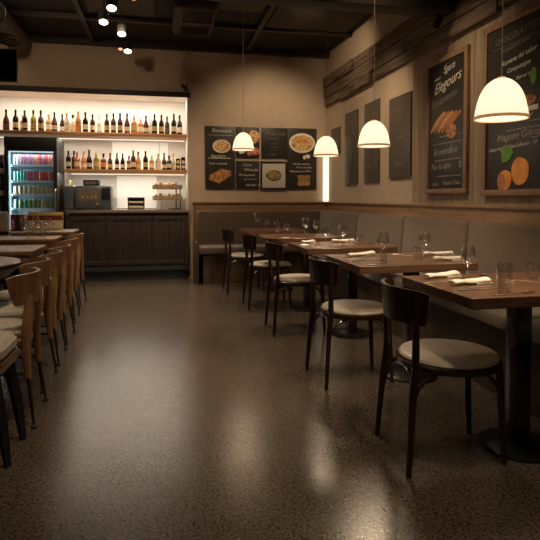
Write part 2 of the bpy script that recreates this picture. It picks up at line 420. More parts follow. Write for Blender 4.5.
for y in (5.4, 6.2, 7.0): MB().lathe([(.141, -.015), (.150, -.015), (.150, .015), (.141, .015)], n=24, mtx=Matrix.Translation((-1.75, y, 3.14)) @ Matrix.Rotation(PI/2, 4, 'X'), closed=True).build('clamp_ring', 'ceilbeam', t)
# hanging screen
t = thing('hanging_screen', 'switched-off dark screen hanging at the upper left edge', 'screen', (-1.60, 5.5, 2.26))
MB().box(-.42, .27, -.03, .03, 0, .31, .01).build('casing', 'frame_black', t)
MB().box(-.40, .25, -.034, -.0305, .02, .29).build('display', 'screen', t)
MB().box(-.15, -.11, -.015, .015, .31, .9, .003).build('hanger', 'metal_dark', t)
q = MB()
for k in range(4): q.tube([(-.38, 0, .365+k*.028), (.1, -.02, .37+k*.026), (.27+.02*(k % 2), -.01, .345+k*.03)], [.012, .012, .006], 8)
q.build('cable', 'panel_dim', t)
# ceiling-hung conduit with black bracket by the niche corner
t = thing('wall_speaker', 'small black angled speaker on a thin conduit by the niche corner', 'speaker', (.37, YB-.10, 2.80))
MB().tube([(0, .03, .41), (0, .03, .05), (-.005, .02, -.06)], .008, 8).tube([(-.03, .04, .41), (-.03, .04, .0)], .005, 8).build('conduit', 'cord', t)
MB().box(-.075, .035, -.03, .03, -.035, .0, .006, mtx=Matrix.Translation((0, 0, -.12)) @ Matrix.Rotation(.85, 4, 'Y')).build('speaker_body', 'black', t)
MB().box(-.01, .012, .02, .099, -.11, -.06).build('bracket', 'metal_dark', t)

# spot cans at the left
cans = [(-.384, 7.0, 2.99, 'round ceiling spotlight nearest the back wall, lowest of the lit row'), (-.408, 6.286, 2.99, 'round ceiling spotlight second from the back wall, right of its neighbour'),
        (-.567, 5.908, 2.99, 'leftmost round ceiling spotlight of the lit row'), (-.448, 5.468, 2.99, 'round ceiling spotlight at the top edge, upper left of the copper one')]
def spot_can(x, y, z, label, lens='can_emit', k=1.0):
    t = thing('ceiling_spotlight', label, 'spotlight', (x, y, z), 0, 'ceiling spotlights')
    T = Matrix.Translation((0, 0, .12)) @ Matrix.Rotation(-.42, 4, 'X') @ Matrix.Scale(k, 4) @ Matrix.Translation((0, 0, -.12))
    MB().lathe([(0, .13), (.045, .13), (.052, .11), (.052, 0), (.046, 0), (.046, .004), (0, .004)], n=24, mtx=T).build('housing', 'matte', t)
    MB().tube([(0, 0, .12), (0, 0, CZ-z)], .008, 8).build('stem', 'matte', t)
    MB().lathe([(0, .003), (.045, .003), (.045, .0005), (0, .0005)], n=24, mtx=T).build('lens', lens, t)
    return t
for c in cans:
    spot_can(*c)
    l = light('spot_lamp', 'SPOT', (c[0], c[1]-.06, c[2]-.02), K['spot']*.5, (1, .74, .48), spot_size=1.0, spot_blend=.8, shadow_soft_size=.04)
spot_can(-.235, 5.29, 3.05, 'copper-rimmed round ceiling spotlight cut by the top edge', 'can_emit_red')
spot_can(-.475, 7.02, 2.98, 'small dim spotlight beside the lit one nearest the back wall', 'can_emit_red', .6)

# unseen spots without fixtures: inferred over tables and menus, elsewhere added for brightness
def unseen_spot(x, y, target, power, size=1.2, color=WARM):
    o = light('unseen_spot_lamp', 'SPOT', (x, y, CZ-.05), power, color, spot_size=size, spot_blend=.9, shadow_soft_size=.12)
    aim(o, target)
unseen_spot(1.2, 1.2, (1.35, 1.9, 0), K['spot']*.7)
unseen_spot(.9, 3.1, (1.5, 3.6, .3), K['spot']*.6)
unseen_spot(1.0, 5.2, (1.45, 5.6, .3), K['spot']*.5)
unseen_spot(-.3, 2.2, (-.9, 3.3, .5), K['spot']*.8)  # this and the next set over the aisle to brighten oak chair backs
unseen_spot(-.4, 4.4, (-1.0, 5.2, .5), K['spot']*.8)
unseen_spot(1.55, 6.2, (1.5, 7.58, 1.7), K['spot']*1.3, 1.6)
unseen_spot(-.45, 5.9, (-.45, 7.6, 1.0), K['spot']*2.0, 1.3)  # added to brighten the shelf edges and counter front
unseen_spot(-1.7, 6.0, (-1.7, 7.5, 1.4), K['spot']*.5, 1.2)
unseen_spot(1.3, 5.6, (2.46, 6.6, 2.7), K['spot']*.7, 1.3)  # added wash for the upper right wall plaster
unseen_spot(1.3, 4.9, (2.46, 5.6, 1.5), K['spot']*1.3, 1.1)  # this and the next added to brighten the right wall
unseen_spot(1.2, 3.6, (2.46, 3.9, 1.5), K['spot']*1.0, 1.1)
unseen_spot(0, 0, (0.1, 1.0, 0), K['spot']*.3, 1.4)
unseen_spot(-1.1, 5.2, (-.7, 7.58, 2.9), K['spot']*.35, 1.5)  # this and the next are added washes for the wall above the niche
unseen_spot(-2.0, 5.0, (-2.0, 7.58, 2.9), K['spot']*.4, 1.5)
unseen_spot(0, 3.4, (0, 3.6, 0), K['spot']*.3, 1.5)

# ------------------------------------------------------------------ pendants
def pendant(x, y, z, label):
    t = thing('pendant_lamp', label, 'pendant lamp', (x, y, z), 0, 'pendant lamps over the right tables')
    prof = []
    R_ = .113; H_ = .176
    for hh, rr_ in ((0, 1), (.08, .99), (.16, .972), (.24, .948), (.34, .918), (.44, .882), (.54, .835), (.64, .775), (.74, .695), (.82, .61), (.89, .51), (.95, .40), (1, .26)):
        prof.append((R_*rr_, H_*hh))
    inner = [(r-.003, zz-.002) for r, zz in prof[::-1]]; inner[-1] = (R_-.003, .0)
    MB().lathe(prof+inner, n=96, ripple=.009, nr=32, closed=True).build('shade', 'shade', t)
    MB().lathe([(R_-.002, -.003), (R_+.004, -.003), (R_+.003, .010), (R_-.001, .010)], n=64, closed=True).build('rim', 'rim', t)
    MB().lathe([(0, H_+.012), (.016, H_+.010), (.024, H_-.004), (.018, H_-.008), (0, H_-.008)], n=20).build('cap', 'rim', t)
    MB().lathe([(0, .03), (R_-.010, .03), (R_-.012, .024), (0, .022)], n=48).build('diffuser', 'bulb', t)
    MB().tube([(0, 0, H_+.01), (0, 0, CZ-z-.02)], .0022, 6).build('cord', 'cord', t)
    MB().lathe([(0, 0), (.05, 0), (.05, -.02), (0, -.025)], (0, 0, CZ-z-.0005), n=20).build('canopy', 'metal_dark', t)
    light('pendant_glow', 'POINT', (x, y, z+.10), K['bulb']*.34, WARM, shadow_soft_size=.04)
    o = light('pendant_down', 'SPOT', (x, y, z-.01), K['bulb']*1.2, WARM, spot_size=2.5, spot_blend=.6, shadow_soft_size=.09)
pendant(1.50, 2.115, 1.505, 'largest and nearest cream dome pendant, in front of the citrus fruit board')
pendant(1.50, 3.55, 1.520, 'cream dome pendant second from the right, hanging before the grey boards')
pendant(1.50, 4.66, 1.537, 'cream dome pendant in front of the room corner light strip')
pendant(.862, 5.50, 1.655, 'smallest cream dome pendant, in front of the menu boards')

# corner light strip
t = thing('corner_light', 'bright vertical light strip standing in the corner on the wainscot', 'light strip', (2.415, 7.535, 1.096))
MB().box(-.018, .044, -.008, .03, 0, .95, .003).build('housing', 'niche', t)
MB().box(-.028, -.018, -.012, .02, .005, .945).box(-.018, .044, -.018, -.008, .005, .945).build('diffuser', 'ledw', t)

# ------------------------------------------------------------------ banquette
bq = thing('banquette', 'long taupe upholstered corner banquette running along the back and right walls', 'bench', (0, 0, 0))
MB().box(1.92, 2.40, -.9, 7.50, 0, .40).box(.56, 1.92, 7.02, 7.50, 0, .40).build('base', 'base', bq, smooth=False)
MB().box(1.96, 2.38, -.88, 7.04, .0, .06).build('plinth', 'black', bq, smooth=False)
ysr = [-.9, .3, 1.4, 2.49, 3.58, 4.65, 5.85, 6.96]
for y0, y1 in zip(ysr, ysr[1:]):
    MB().box(1.86, 2.32, y0+.003, y1-.003, .40, .50, .025).build('seat_cushion', 'seatf', bq)
MB().box(.50, 1.40, 6.96, 7.42, .40, .50, .025).build('seat_cushion', 'seatf', bq)
MB().box(1.406, 2.32, 6.966, 7.42, .40, .50, .025).build('seat_cushion', 'seatf', bq)
sh = Matrix(((1, 0, .10, -.05), (0, 1, 0, 0), (0, 0, 1, 0), (0, 0, 0, 1)))
for y0, y1 in zip(ysr, ysr[1:-1]+[7.33]):
    MB().box(2.27, 2.385, y0+.004, y1-.004, .46, .975, .032, mtx=Matrix(((1, 0, .08, -.078), (0, 1, 0, 0), (0, 0, 1, 0), (0, 0, 0, 1)))).build('backrest', 'fabric', bq)
for x0, x1 in ((.50, 1.67), (1.67, 2.30)):
    MB().box(x0+.004, x1-.004, 7.37, 7.50, .46, .975, .032).build('backrest', 'fabric', bq)
MB().box(.455, .495, 6.97, 7.51, 0, .56, .004).build('end_panel', 'base', bq)

# ------------------------------------------------------------------ tables
def rrect(x0, x1, y0, y1, r, n=6):
    pts = []
    for cx, cy, a0 in ((x1-r, y1-r, 0), (x0+r, y1-r, PI/2), (x0+r, y0+r, PI), (x1-r, y0+r, 1.5*PI)):
        for k in range(n+1): a = a0+PI/2*k/n; pts.append((cx+r*math.cos(a), cy+r*math.sin(a)))
    return pts
def right_table(x, y, w, d, label, r=.012, top='walnut', px=.10):
    t = thing('dining_table', label, 'table', (x, y, 0), 0, 'tables along the banquette')
    o = MB().prism(rrect(-w/2, w/2, -d/2, d/2, r), .715, .76).build('tabletop', top, t)
    bv = o.modifiers.new('bevel', 'BEVEL'); bv.width = .003; bv.segments = 2; bv.limit_method = 'ANGLE'; bv.angle_limit = .8
    MB().box(px-.04, px+.04, -.04, .04, .025, .70, .006).build('pedestal', 'mahog', t)
    MB().box(px-.18, px+.18, -.05, .05, .70, .715).box(px-.05, px+.05, -.18, .18, .70, .715).build('mounting_plate', 'metal_dark', t)
    MB().lathe([(0, .03), (.06, .03), (.155, .016), (.172, .008), (.172, 0), (0, 0)], (px, 0, 0), n=48).build('foot_plate', 'metal_dark', t)
    return t
right_table(1.60, 2.13, .84, .61, 'nearest walnut table by the banquette, cut by the right edge', px=.02)
right_table(1.49, 3.14, .76, .63, 'walnut table second from the camera in the right row')
right_table(1.48, 4.20, .76, .60, 'walnut table in the middle of the right row', top='walnut2')
right_table(1.40, 5.25, .78, .66, 'round-cornered walnut table fourth from the camera in the right row', r=.16, top='walnut2')
right_table(1.36, 6.42, .74, .60, 'farthest reddish walnut table before the back bench', top='walnut2')

def left_table(x0, x1, y0, y1, label, apron=.10, top='oak', h=.76):
    cx, cy = (x0+x1)/2, (y0+y1)/2; w, d = x1-x0, y1-y0
    t = thing('dining_table', label, 'table', (cx, cy, 0), 0, 'tables on the left side')
    MB().box(-w/2, w/2, -d/2, d/2, h-.028, h, .004).build('tabletop', top, t)
    MB().box(-w/2+.02, w/2-.02, -d/2+.02, d/2-.02, h-.028-apron, h-.028, .003).build('apron', 'oak', t)
    for sx in (-1, 1):
        for sy in (-1, 1):
            MB().tube([(sx*(w/2-.30), sy*(d/2-.06), 0), (sx*(w/2-.30), sy*(d/2-.06), h-.028-apron)], [.016, .026], 8).build('leg', 'black', t)
    return t
left_table(-1.80, -.93, 4.14, 4.70, 'chunky oak table in front of the others on the left, with glasses on it')
left_table(-1.80, -.995, 5.32, 5.80, 'thin oak table behind the chunky one on the left', .08)
left_table(-1.80, -.985, 6.36, 6.90, 'farthest left table with a greyish top, below the drinks fridge', .05, 'counter', .765)
t = thing('round_table', 'round table with a thick dark edge cut by the left edge', 'table', (-1.25, 3.46, 0))
MB().lathe([(0, .76), (.40, .76), (.405, .755), (0, .752)], n=64).build('tabletop', 'oak', t)
MB().lathe([(0, .752), (.405, .752), (.405, .735), (.33, .67), (0, .66)], n=64).build('table_rim', 'black', t)
MB().lathe([(.03, .02), (.03, .67)], n=20).build('pedestal', 'metal_dark', t)
MB().lathe([(0, .03), (.05, .03), (.18, .012), (.18, 0), (0, 0)], n=40).build('foot_plate', 'metal_dark', t)

# ------------------------------------------------------------------ chairs (local +X is the way the sitter faces)
def arc_board(R_, at, ab, z0, z1, thick, cx, lean=.03, bulge=0):
    def fn(u, v, k):
        half = ab+(at-ab)*(v**.7)
        a = PI+(u*2-1)*half
        r = R_-(thick if k else 0)+lean*v
        # rounded upper corners
        z = z0+(z1-z0)*v-(.016*v*abs(u*2-1)**6)
        return (cx+r*math.cos(a), r*math.sin(a), z)
    return MB().grid2(fn, 28, 8)
def cafe_chair(label):
    t = thing('cafe_chair', label, 'chair', (0, 0, 0), 0, 'dark bentwood chairs in the right row')
    MB().lathe([(0, .432), (.195, .432), (.215, .437), (.218, .448), (.210, .458), (.185, .462), (0, .462)], n=48).build('seat', 'pad', t)
    MB().lathe([(.16, .408), (.206, .408), (.228, .414), (.230, .436), (.218, .442), (.16, .432)], n=48, closed=True).build('seat_frame', 'mahog', t)
    arc_board(.245, .98, .90, .622, .770, .016, -.045, .012).build('backrest', 'mahog', t)
    for s in (-1, 1):
        MB().tube([(-.262, s*.195, 0), (-.252, s*.187, .15), (-.240, s*.176, .32), (-.225, s*.168, .43), (-.225, s*.170, .52), (-.228, s*.175, .62), (-.226, s*.181, .735)],
                  [.012, .014, .016, .017, .016, .014, .011], 12).build('leg', 'mahog', t)
        MB().tube([(.190, s*.150, 0), (.178, s*.143, .2), (.165, s*.136, .415)], [.012, .015, .018], 12).build('leg', 'mahog', t)
        for (px, py, qx, qy, leg) in ((-.238, .175, -.10, .145, 0), (.172, .140, .04, .165, 1)):
            pts = []
            for k in range(9):
                a = k/8*PI/2
                pts.append((px+(qx-px)*(1-math.cos(a)), s*(py+(qy-py)*(1-math.cos(a))), .27+.138*math.sin(a)))
            MB().tube(pts, .008, 8).build('brace', 'mahog', t)
    pts = []
    for k in range(11):
        a = k/10*PI
        pts.append((-.238-.0+.0*k, -.170*math.cos(a), .27+.135*math.sin(a)))
    MB().tube([(p[0]+.03*math.sin(i/10*PI), p[1], p[2]) for i, p in enumerate(pts)], .008, 8).build('brace', 'mahog', t)
    return t
c0 = cafe_chair('nearest dark bentwood chair with cream round seat, at the nearest right table')
c0.location = (1.272, 2.150, 0); c0.rotation_euler = (0, 0, -.07)
dup(c0, (1.225, 3.19, 0), .03, 'dark bentwood chair second from the camera in the right row')
dup(c0, (1.19, 4.45, 0), -.02, 'dark bentwood chair third from the camera, its rear legs clear on the floor')
dup(c0, (1.15, 5.50, 0), 0, 'dark bentwood chair fourth from the camera, at the round-cornered table')
dup(c0, (1.04, 6.42, 0), .02, 'farthest dark bentwood chair, in front of the back bench')

def oak_chair(label):
    t = thing('oak_chair', label, 'chair', (0, 0, 0), 0, 'oak chairs in the left row')
    MB().lathe([(0, .44), (.18, .44), (.202, .45), (.206, .47), (.195, .485), (.15, .492), (0, .494)], n=40).build('cushion', 'cushion', t)
    MB().lathe([(.0, .40), (.205, .40), (.212, .41), (.212, .43), (.20, .44), (0, .44)], n=40).build('seat_frame', 'oakz', t)
    arc_board(.205, 1.12, .88, .610, .768, .02, -.035, .014).build('backrest', 'oakz', t)
    for s in (-1, 1):
        MB().tube([(-.215, s*.155, .24), (-.205, s*.145, .42), (-.212, s*.115, .55), (-.218, s*.100, .66)], [.012, .019, .021, .012], 12, sx=1.25, sy=.8).build('back_post', 'oakz', t)
        MB().tube([(-.245, s*.185, 0), (-.243, s*.184, .012), (-.243, s*.183, .02), (-.215, s*.155, .25)], [.014, .014, .007, .010], 10).build('leg', 'black', t)
        MB().tube([(.19, s*.16, 0), (.16, s*.13, .41)], [.010, .014], 10).build('leg', 'black', t)
        MB().tube([(-.213, s*.152, .27), (.172, s*.142, .27)], .007, 8).build('stretcher', 'black', t)
    return t
o0 = oak_chair('nearest oak chair with curved back and grey cushion on the left')
o0.location = (-.875, 2.95, 0); o0.rotation_euler = (0, 0, PI+.05)
for x, y, r, lab in ((-.925, 3.47, -.03, 'oak chair second from the camera, beside the dark-edged round table'),
                     (-.94, 3.98, .04, 'oak chair third from the camera on the left, before the chunky table corner'),
                     (-.965, 4.52, .0, 'oak chair at the corner of the chunky left table'),
                     (-1.02, 5.24, .03, 'oak chair second from the bar end of the left row'),
                     (-1.06, 5.96, -.02, 'oak chair nearest the bar on the left')):
    dup(o0, (x, y, 0), PI+r, lab)
t = thing('padded_stool', 'padded oak stool with thick black legs cut by the left edge', 'stool', (-.86, 2.53, 0))
MB().prism(rrect(-.2, .2, -.17, .17, .07, 8), .445, .515).build('cushion', 'cushion', t).modifiers.new('bevel', 'BEVEL').width = .02
MB().prism(rrect(-.203, .203, -.173, .173, .07, 8), .405, .445).build('seat_frame', 'oak', t)
for sx in (-1, 1):
    for sy in (-1, 1): MB().tube([(sx*.215, sy*.13, 0), (sx*.19, sy*.125, .2), (sx*.155, sy*.11, .405)], [.013, .022, .024], 4, sx=1.2).build('leg', 'black', t)
# beige chair at the far left
t = thing('upholstered_chair', 'beige upholstered chair with dark band at the far left edge', 'chair', (-1.86, 6.10, 0))
MB().box(-.23, .23, -.21, .16, .42, .50, .025).build('seat', 'beige', t)
MB().box(-.24, .24, .10, .16, .78, 1.00, .028).build('backrest', 'beige', t)
MB().box(-.235, .235, .11, .15, .745, .78).build('back_band', 'black', t)
MB().box(-.24, .24, .10, .16, .50, .745, .012).build('lower_back', 'beige', t)
for sx in (-1, 1):
    for sy in (-.17, .12): MB().tube([(sx*.20, sy, 0), (sx*.19, sy, .425)], [.012, .017], 10).build('leg', 'mahog', t)

# ------------------------------------------------------------------ tableware
def wine_glass(h=.165):
    k = h/.165
    p = [(0, 0), (.031, .001), (.031, .003), (.006, .008), (.0042, .02), (.0042, .062), (.010, .070), (.026, .086), (.034, .108), (.035, .128), (.030, .150), (.026, .165)]
    q = [(r-.0018, z) for r, z in p[7:]][::-1]
    return MB().lathe([(r, z*k) for r, z in p+q+[(.008, .074), (0, .072)]], n=28)
def tumbler(h=.12, r=.031):
    return MB().lathe([(0, 0), (r*.9, 0), (r, .006), (r*1.04, h), (r*1.04-.0022, h), (r-.003, .012), (0, .010)], n=28)
WG = wine_glass().build('wine_glass', 'glass'); TB = tumbler().build('tumbler', 'glass'); SG = tumbler(.075, .028).build('tumbler', 'glass')
used = set()
def glassware(src, x, y, label, z=.7603, sc=1):
    if src.name in used: o = src.copy(); C.objects.link(o)
    else: o = src; used.add(src.name)
    o.location = (x, y, z); o.scale = (sc, sc, sc)
    tag(o, label, 'glass', 'glasses on the tables')
T1 = 'on the nearest right table'; T2 = 'on the second right table'; T3 = 'on the middle right table'; T4 = 'on the round-cornered right table'; T5 = 'on the farthest right table'
glassware(WG, 1.438, 2.262, 'stemmed round wine glass between the napkins '+T1)
glassware(TB, 1.408, 1.945, 'tall clear tumbler beside the fork '+T1)
glassware(SG, 1.757, 2.214, 'short clear glass near the right edge '+T1)
glassware(SG, 1.80, 2.05, 'short clear glass cut by the picture edge '+T1)
glassware(WG, 1.345, 3.03, 'nearest stemmed wine glass to the aisle '+T2, sc=1.08)
glassware(TB, 1.30, 2.92, 'low tumbler before the wine glass '+T2, sc=.62)
glassware(WG, 1.70, 3.17, 'stemmed wine glass at the banquette side '+T2, sc=1.03)
glassware(SG, 1.62, 3.10, 'short clear glass touching the wine glass '+T2)
glassware(WG, 1.323, 4.12, 'stemmed wine glass at the aisle end '+T3)
glassware(WG, 1.47, 4.12, 'second stemmed wine glass from the aisle '+T3, sc=1.05)
glassware(SG, 1.62, 4.30, 'left of two short glasses '+T3)
glassware(SG, 1.72, 4.36, 'right of two short glasses '+T3)
glassware(WG, 1.13, 5.08, 'leftmost wine glass '+T4, sc=.95)
glassware(WG, 1.245, 5.12, 'second wine glass from the left '+T4, sc=.85)
glassware(SG, 1.36, 5.20, 'short glass in the middle '+T4)
glassware(WG, 1.47, 5.24, 'tallest wine glass '+T4, sc=1.15)
glassware(WG, 1.57, 5.20, 'wine glass at the banquette side '+T4, sc=1.0)
glassware(SG, 1.44, 5.08, 'short glass at the near side '+T4)
glassware(WG, 1.20, 6.50, 'tall wine glass standing nearly alone '+T5, sc=1.25)
glassware(WG, 1.30, 6.40, 'shorter wine glass right of the tall one '+T5, sc=.8)
L1 = 'on the chunky left table'; L2 = 'on the thin left table'
for i, (src, x, y, s, lab) in enumerate([(WG, -1.33, 4.60, .95, 'rightmost wine glass '+L1), (WG, -1.40, 4.45, .9, 'wine glass second from the right '+L1), (SG, -1.45, 4.32, 1, 'short glass nearest the front edge '+L1),
        (WG, -1.30, 5.55, 1.0, 'wine glass left of centre '+L2), (WG, -1.20, 5.66, 1.0, 'wine glass right of centre '+L2), (SG, -1.12, 5.50, 1, 'short glass near the aisle '+L2),
        (SG, -1.22, 5.42, 1, 'short glass by the front edge '+L2), (WG, -1.45, 5.62, 1.05, 'leftmost wine glass '+L2)]):
    glassware(src, x, y, lab, sc=s)
for x, y, s, lab in ((-1.28, 6.55, 1.0, 'wine glass before the picture stand on the farthest left table'), (-1.40, 6.48, 1.1, 'second wine glass from the aisle on the farthest left table'),
                     (-1.55, 6.55, 1.0, 'wine glass before the red box on the farthest left table')):
    glassware(WG, x, y, lab, z=.7653, sc=s)

def napkin(x, y, rz, label, L=.20):
    b = MB(); n = 14; pts = []; rad = []
    for i in range(n+1):
        u = i/n; pts.append(((u-.5)*L, .006*math.sin(u*5), .0135+.002*math.sin(u*9))); rad.append(.013*(.85+.35*u+.12*math.sin(u*14)))
    b.tube(pts, rad, 14, sx=1.7, sy=.85)
    b.prism([(.02, -.028), (L/2+.012, -.036), (L/2+.02, .030), (.03, .026)], .0005, .006)
    o = b.build('napkin', 'white', loc=(x, y, .761)); o.rotation_euler = (0, 0, rz)
    zmin = min(v.co.z for v in o.data.vertices); o.location.z = .7602-zmin
    return tag(o, label, 'napkin', 'rolled napkins')
napkin(1.34, 2.34, .35, 'rolled white napkin at the far corner of the nearest right table')
napkin(1.36, 2.13, .22, 'rolled white napkin in front of the wine glass on the nearest right table')
napkin(1.31, 3.32, .50, 'rolled white napkin at the aisle end of the second right table', .24)
napkin(1.84, 3.26, -.1, 'rolled white napkin against the wine glass on the second right table', .20)
napkin(1.755, 2.985, -.2, 'rolled white napkin at the near side of the second right table', .17)
napkin(1.24, 4.36, .5, 'crumpled white napkin at the far corner of the middle right table', .12)
napkin(1.58, 4.42, .0, 'rolled white napkin behind the wine glasses on the middle right table', .2)

def fork():
    b = MB()
    b.tube([(-.10, 0, .003), (-.02, 0, .004), (.035, 0, .009), (.055, 0, .007)], [.005, .0032, .0028, .004], 8, sx=1.2, sy=.4)
    b.prism([(.05, -.005), (.064, -.011), (.072, -.011), (.072, .011), (.064, .011), (.05, .005)], .0055, .0075)
    for k in range(4): b.tube([(.071, -.0095+k*.0063, .0065), (.09, -.0095+k*.0063, .005), (.108, -.0088+k*.0058, .008)], [.0018, .0017, .0008], 6)
    return b
def knife():
    b = MB(); b.tube([(-.11, 0, .0035), (-.06, 0, .004), (-.005, 0, .0035)], [.006, .0062, .0045], 8, sx=1.1, sy=.5)
    b.prism([(-.006, -.005), (.10, -.009), (.113, .002), (.10, .007), (-.006, .005)], .0022, .0036); return b
def spoon():
    b = MB(); b.tube([(-.10, 0, .003), (-.02, 0, .004), (.04, 0, .007)], [.005, .003, .0028], 8, sx=1.2, sy=.4)
    def fn(u, v, k):
        a = u*2*PI; r = v; x = .063+.028*r*math.cos(a); y = .017*r*math.sin(a)
        return (x, y, .003+.007*r*r+(.0012 if k else 0))
    b.lathe([(0, .0025), (.5, .004), (1, .009), (1, .0105), (.5, .0055), (0, .004)], n=20, mtx=Matrix.Translation((.063, 0, 0)) @ Matrix.Diagonal((.028, .017, 1, 1)))
    return b
CUT = {}
def cutlery(kind, x, y, rz, label, z=.7602):
    if kind in CUT: o = CUT[kind].copy(); C.objects.link(o)
    else: o = {'fork': fork, 'knife': knife, 'spoon': spoon}[kind]().build('table_'+kind, 'steel'); CUT[kind] = o
    zm = min(v.co.z for v in o.data.vertices)
    o.location = (x, y, z-zm); o.rotation_euler = (0, 0, rz)
    tag(o, label, kind, 'cutlery on the tables')
cutlery('fork', 1.40, 2.055, .12, 'steel fork lying beside the napkin '+T1)
cutlery('fork', 1.40, 1.875, .15, 'steel fork at the front edge '+T1)
cutlery('knife', 1.33, 2.00, .10, 'steel knife at the aisle end '+T1)
cutlery('knife', 1.275, 2.21, .2, 'steel knife between the two napkins '+T1)
cutlery('fork', 1.67, 2.11, 2.4, 'steel fork lying slanted near the short glasses '+T1)
cutlery('spoon', 1.60, 2.30, 1.8, 'steel spoon at the far side '+T1)
cutlery('knife', 1.27, 3.10, .3, 'steel knife at the aisle end '+T2)
cutlery('fork', 1.25, 3.20, .4, 'steel fork in front of the napkin '+T2)
cutlery('knife', 1.27, 2.86, .05, 'steel knife along the near edge '+T2)
cutlery('fork', 1.60, 3.30, 2.6, 'steel fork lying slanted behind the glasses '+T2)
cutlery('spoon', 1.70, 4.20, .4, 'steel spoon at the banquette side '+T3)
cutlery('knife', 1.28, 3.97, .05, 'steel knife along the near edge '+T3)
cutlery('fork', 1.23, 4.24, .3, 'steel fork by the crumpled napkin '+T3)
cutlery('knife', 1.25, 5.0, .1, 'steel knife at the near side '+T4)

# ------------------------------------------------------------------ pictures and menu boards (local: x right, z up, front -y)
def ellipse(b, cx, cz, rx, rz, y0, y1, n=36, wob=0, seed=0):
    rr = random.Random(seed)
    ph = [rr.uniform(0, 6.28) for _ in range(3)]
    pts = []
    for i in range(n):
        a = 2*PI*i/n; k = 1+wob*(math.sin(3*a+ph[0])+.6*math.sin(5*a+ph[1])+.4*math.sin(9*a+ph[2]))
        pts.append((cx+rx*k*math.cos(a), cz+rz*k*math.sin(a)))
    b.prism(pts, 0, y1-y0, mtx=Matrix.Translation((0, y1, 0)) @ Matrix.Rotation(PI/2, 4, 'X'))
    return b
def board(label, x, y, z, w, h, rz=0, frame=.0, fm='frame_black', face='board', th=.02, cat='menu board', group='menu boards', name='menu_board'):
    t = thing(name, label, cat, (x, y, z), rz, group)
    MB().box(-w/2+frame*.6, w/2-frame*.6, -th, 0, frame*.6, h-frame*.6, .001).build('panel', face, t)
    if frame:
        b = MB(); d = th+.012
        b.box(-w/2, w/2, -d, 0, 0, frame, .003).box(-w/2, w/2, -d, 0, h-frame, h, .003)
        b.box(-w/2, -w/2+frame, -d, 0, frame, h-frame, .003).box(w/2-frame, w/2, -d, 0, frame, h-frame, .003)
        b.build('frame', fm, t)
    return t, -th
Yw = YB-.001
def scribble(b, x0, x1, z, y, n, h=.012, seed=0):
    rr = random.Random(seed); x = x0
    while x < x1:
        w = rr.uniform(.008, .03)
        b.box(x, min(x+w, x1), y-.0012, y-.0002, z-h*rr.uniform(.2, .5), z+h*rr.uniform(.2, .5)); x += w+rr.uniform(.003, .01)
# A: left tall board
t, f = board('tall menu board with a pizza above a grilled flatbread, leftmost on the back wall', .852, Yw, 1.28, .43, .895)
ellipse(MB(), .02, .61, .130, .095, f-.004, f).build('picture_plate', 'plate', t)
ellipse(MB(), .02, .612, .112, .080, f-.006, f-.0042, wob=.02).build('picture_pizza', 'pizza', t)
b = MB()
b.prism([(-.16, .13), (-.02, .08), (.16, .20), (.15, .26), (.02, .29), (-.15, .20)], 0, .003, mtx=Matrix.Translation((0, f, 0)) @ Matrix.Rotation(PI/2, 4, 'X')); b.build('picture_flatbread', 'toast', t)
b = MB().text('Eurocaso', .075, -.12, .81, f, .2).text('Trani orsacola', .045, -.17, .35, f, .3).text('llamanara', .055, -.13, .455, f, 0)
b.box(-.18, .18, f-.0012, f, .765, .769); scribble(b, -.17, .15, .44, f, 0, .02, 3); b.build('lettering', 'chalk', t)
# B: top photo board
t, f = board('small board with a burger and cured meat photo, behind the smallest pendant', 1.252, Yw, 1.735, .338, .438, face='board')
ellipse(MB(), .09, .30, .085, .095, f-.003, f, wob=.04, seed=3).build('picture_burger', 'pizza', t)
b = MB(); ellipse(b, .10, .09, .07, .055, f-.003, f, wob=.05, seed=5); ellipse(b, .02, .06, .03, .035, f-.003, f, wob=.05, seed=6); b.build('picture_meat', 'meat', t)
ellipse(MB(), -.09, .10, .05, .05, f-.003, f, wob=.08, seed=8).build('picture_garlic', 'plate', t)
# C: text board
t, f = board('small text-only menu board below the burger photo board', 1.252, Yw, 1.28, .338, .405)
b = MB().text('Curra', .055, -.08, .33, f, .3).text('Wistulas', .06, -.06, .26, f, .3).text('Mortegaurdal', .042, -.13, .19, f, .1).text('rao bar tivo', .040, -.06, .13, f, .1).text('SAUERT  IC', .045, -.03, .04, f, 0)
b.build('lettering', 'chalk', t)
# D
t, f = board('small text menu board left of the big round pizza board', 1.645, Yw, 1.735, .385, .438)
b = MB().text('Tosti poul', .07, -.13, .33, f, .15).text('in mozzarella', .038, -.13, .27, f, .15).text('brasso', .04, -.05, .2, f, .1).text('sa cloatta', .034, -.07, .15, f, .1).text('in oroa', .034, -.06, .11, f, .1).text('A  MIS', .05, -.11, .03, f, 0)
b.build('lettering', 'chalkdim', t)
# E
t, f = board('tall menu board with a large round pizza above a sandwich, rightmost on the back wall', 2.063, Yw, 1.28, .445, .897)
ellipse(MB(), .0, .68, .198, .145, f-.004, f).build('picture_plate', 'plate', t)
ellipse(MB(), .0, .68, .165, .115, f-.006, f-.0042, wob=.015, seed=2).build('picture_pizza', 'pizza', t)
b = MB(); ellipse(b, .09, .485, .035, .03, f-.003, f); ellipse(b, .035, .47, .02, .03, f-.003, f, wob=.1); b.build('picture_garlic', 'plate', t)
b = MB(); b.box(-.07, .13, f-.003, f, .05, .10, .0012).box(-.07, .13, f-.003, f, .16, .205, .0012); b.build('picture_bread', 'toast', t)
b = MB(); b.box(-.06, .12, f-.0025, f, .102, .158); b.build('picture_filling', 'salad', t)
b = MB().text('Na fino caldano', .042, -.14, .36, f, .2).text('Porto mundea', .042, -.09, .31, f, .2).text('Martinossa di', .042, -.19, .25, f, .2).text('ollivo', .04, .05, .255, f, .2)
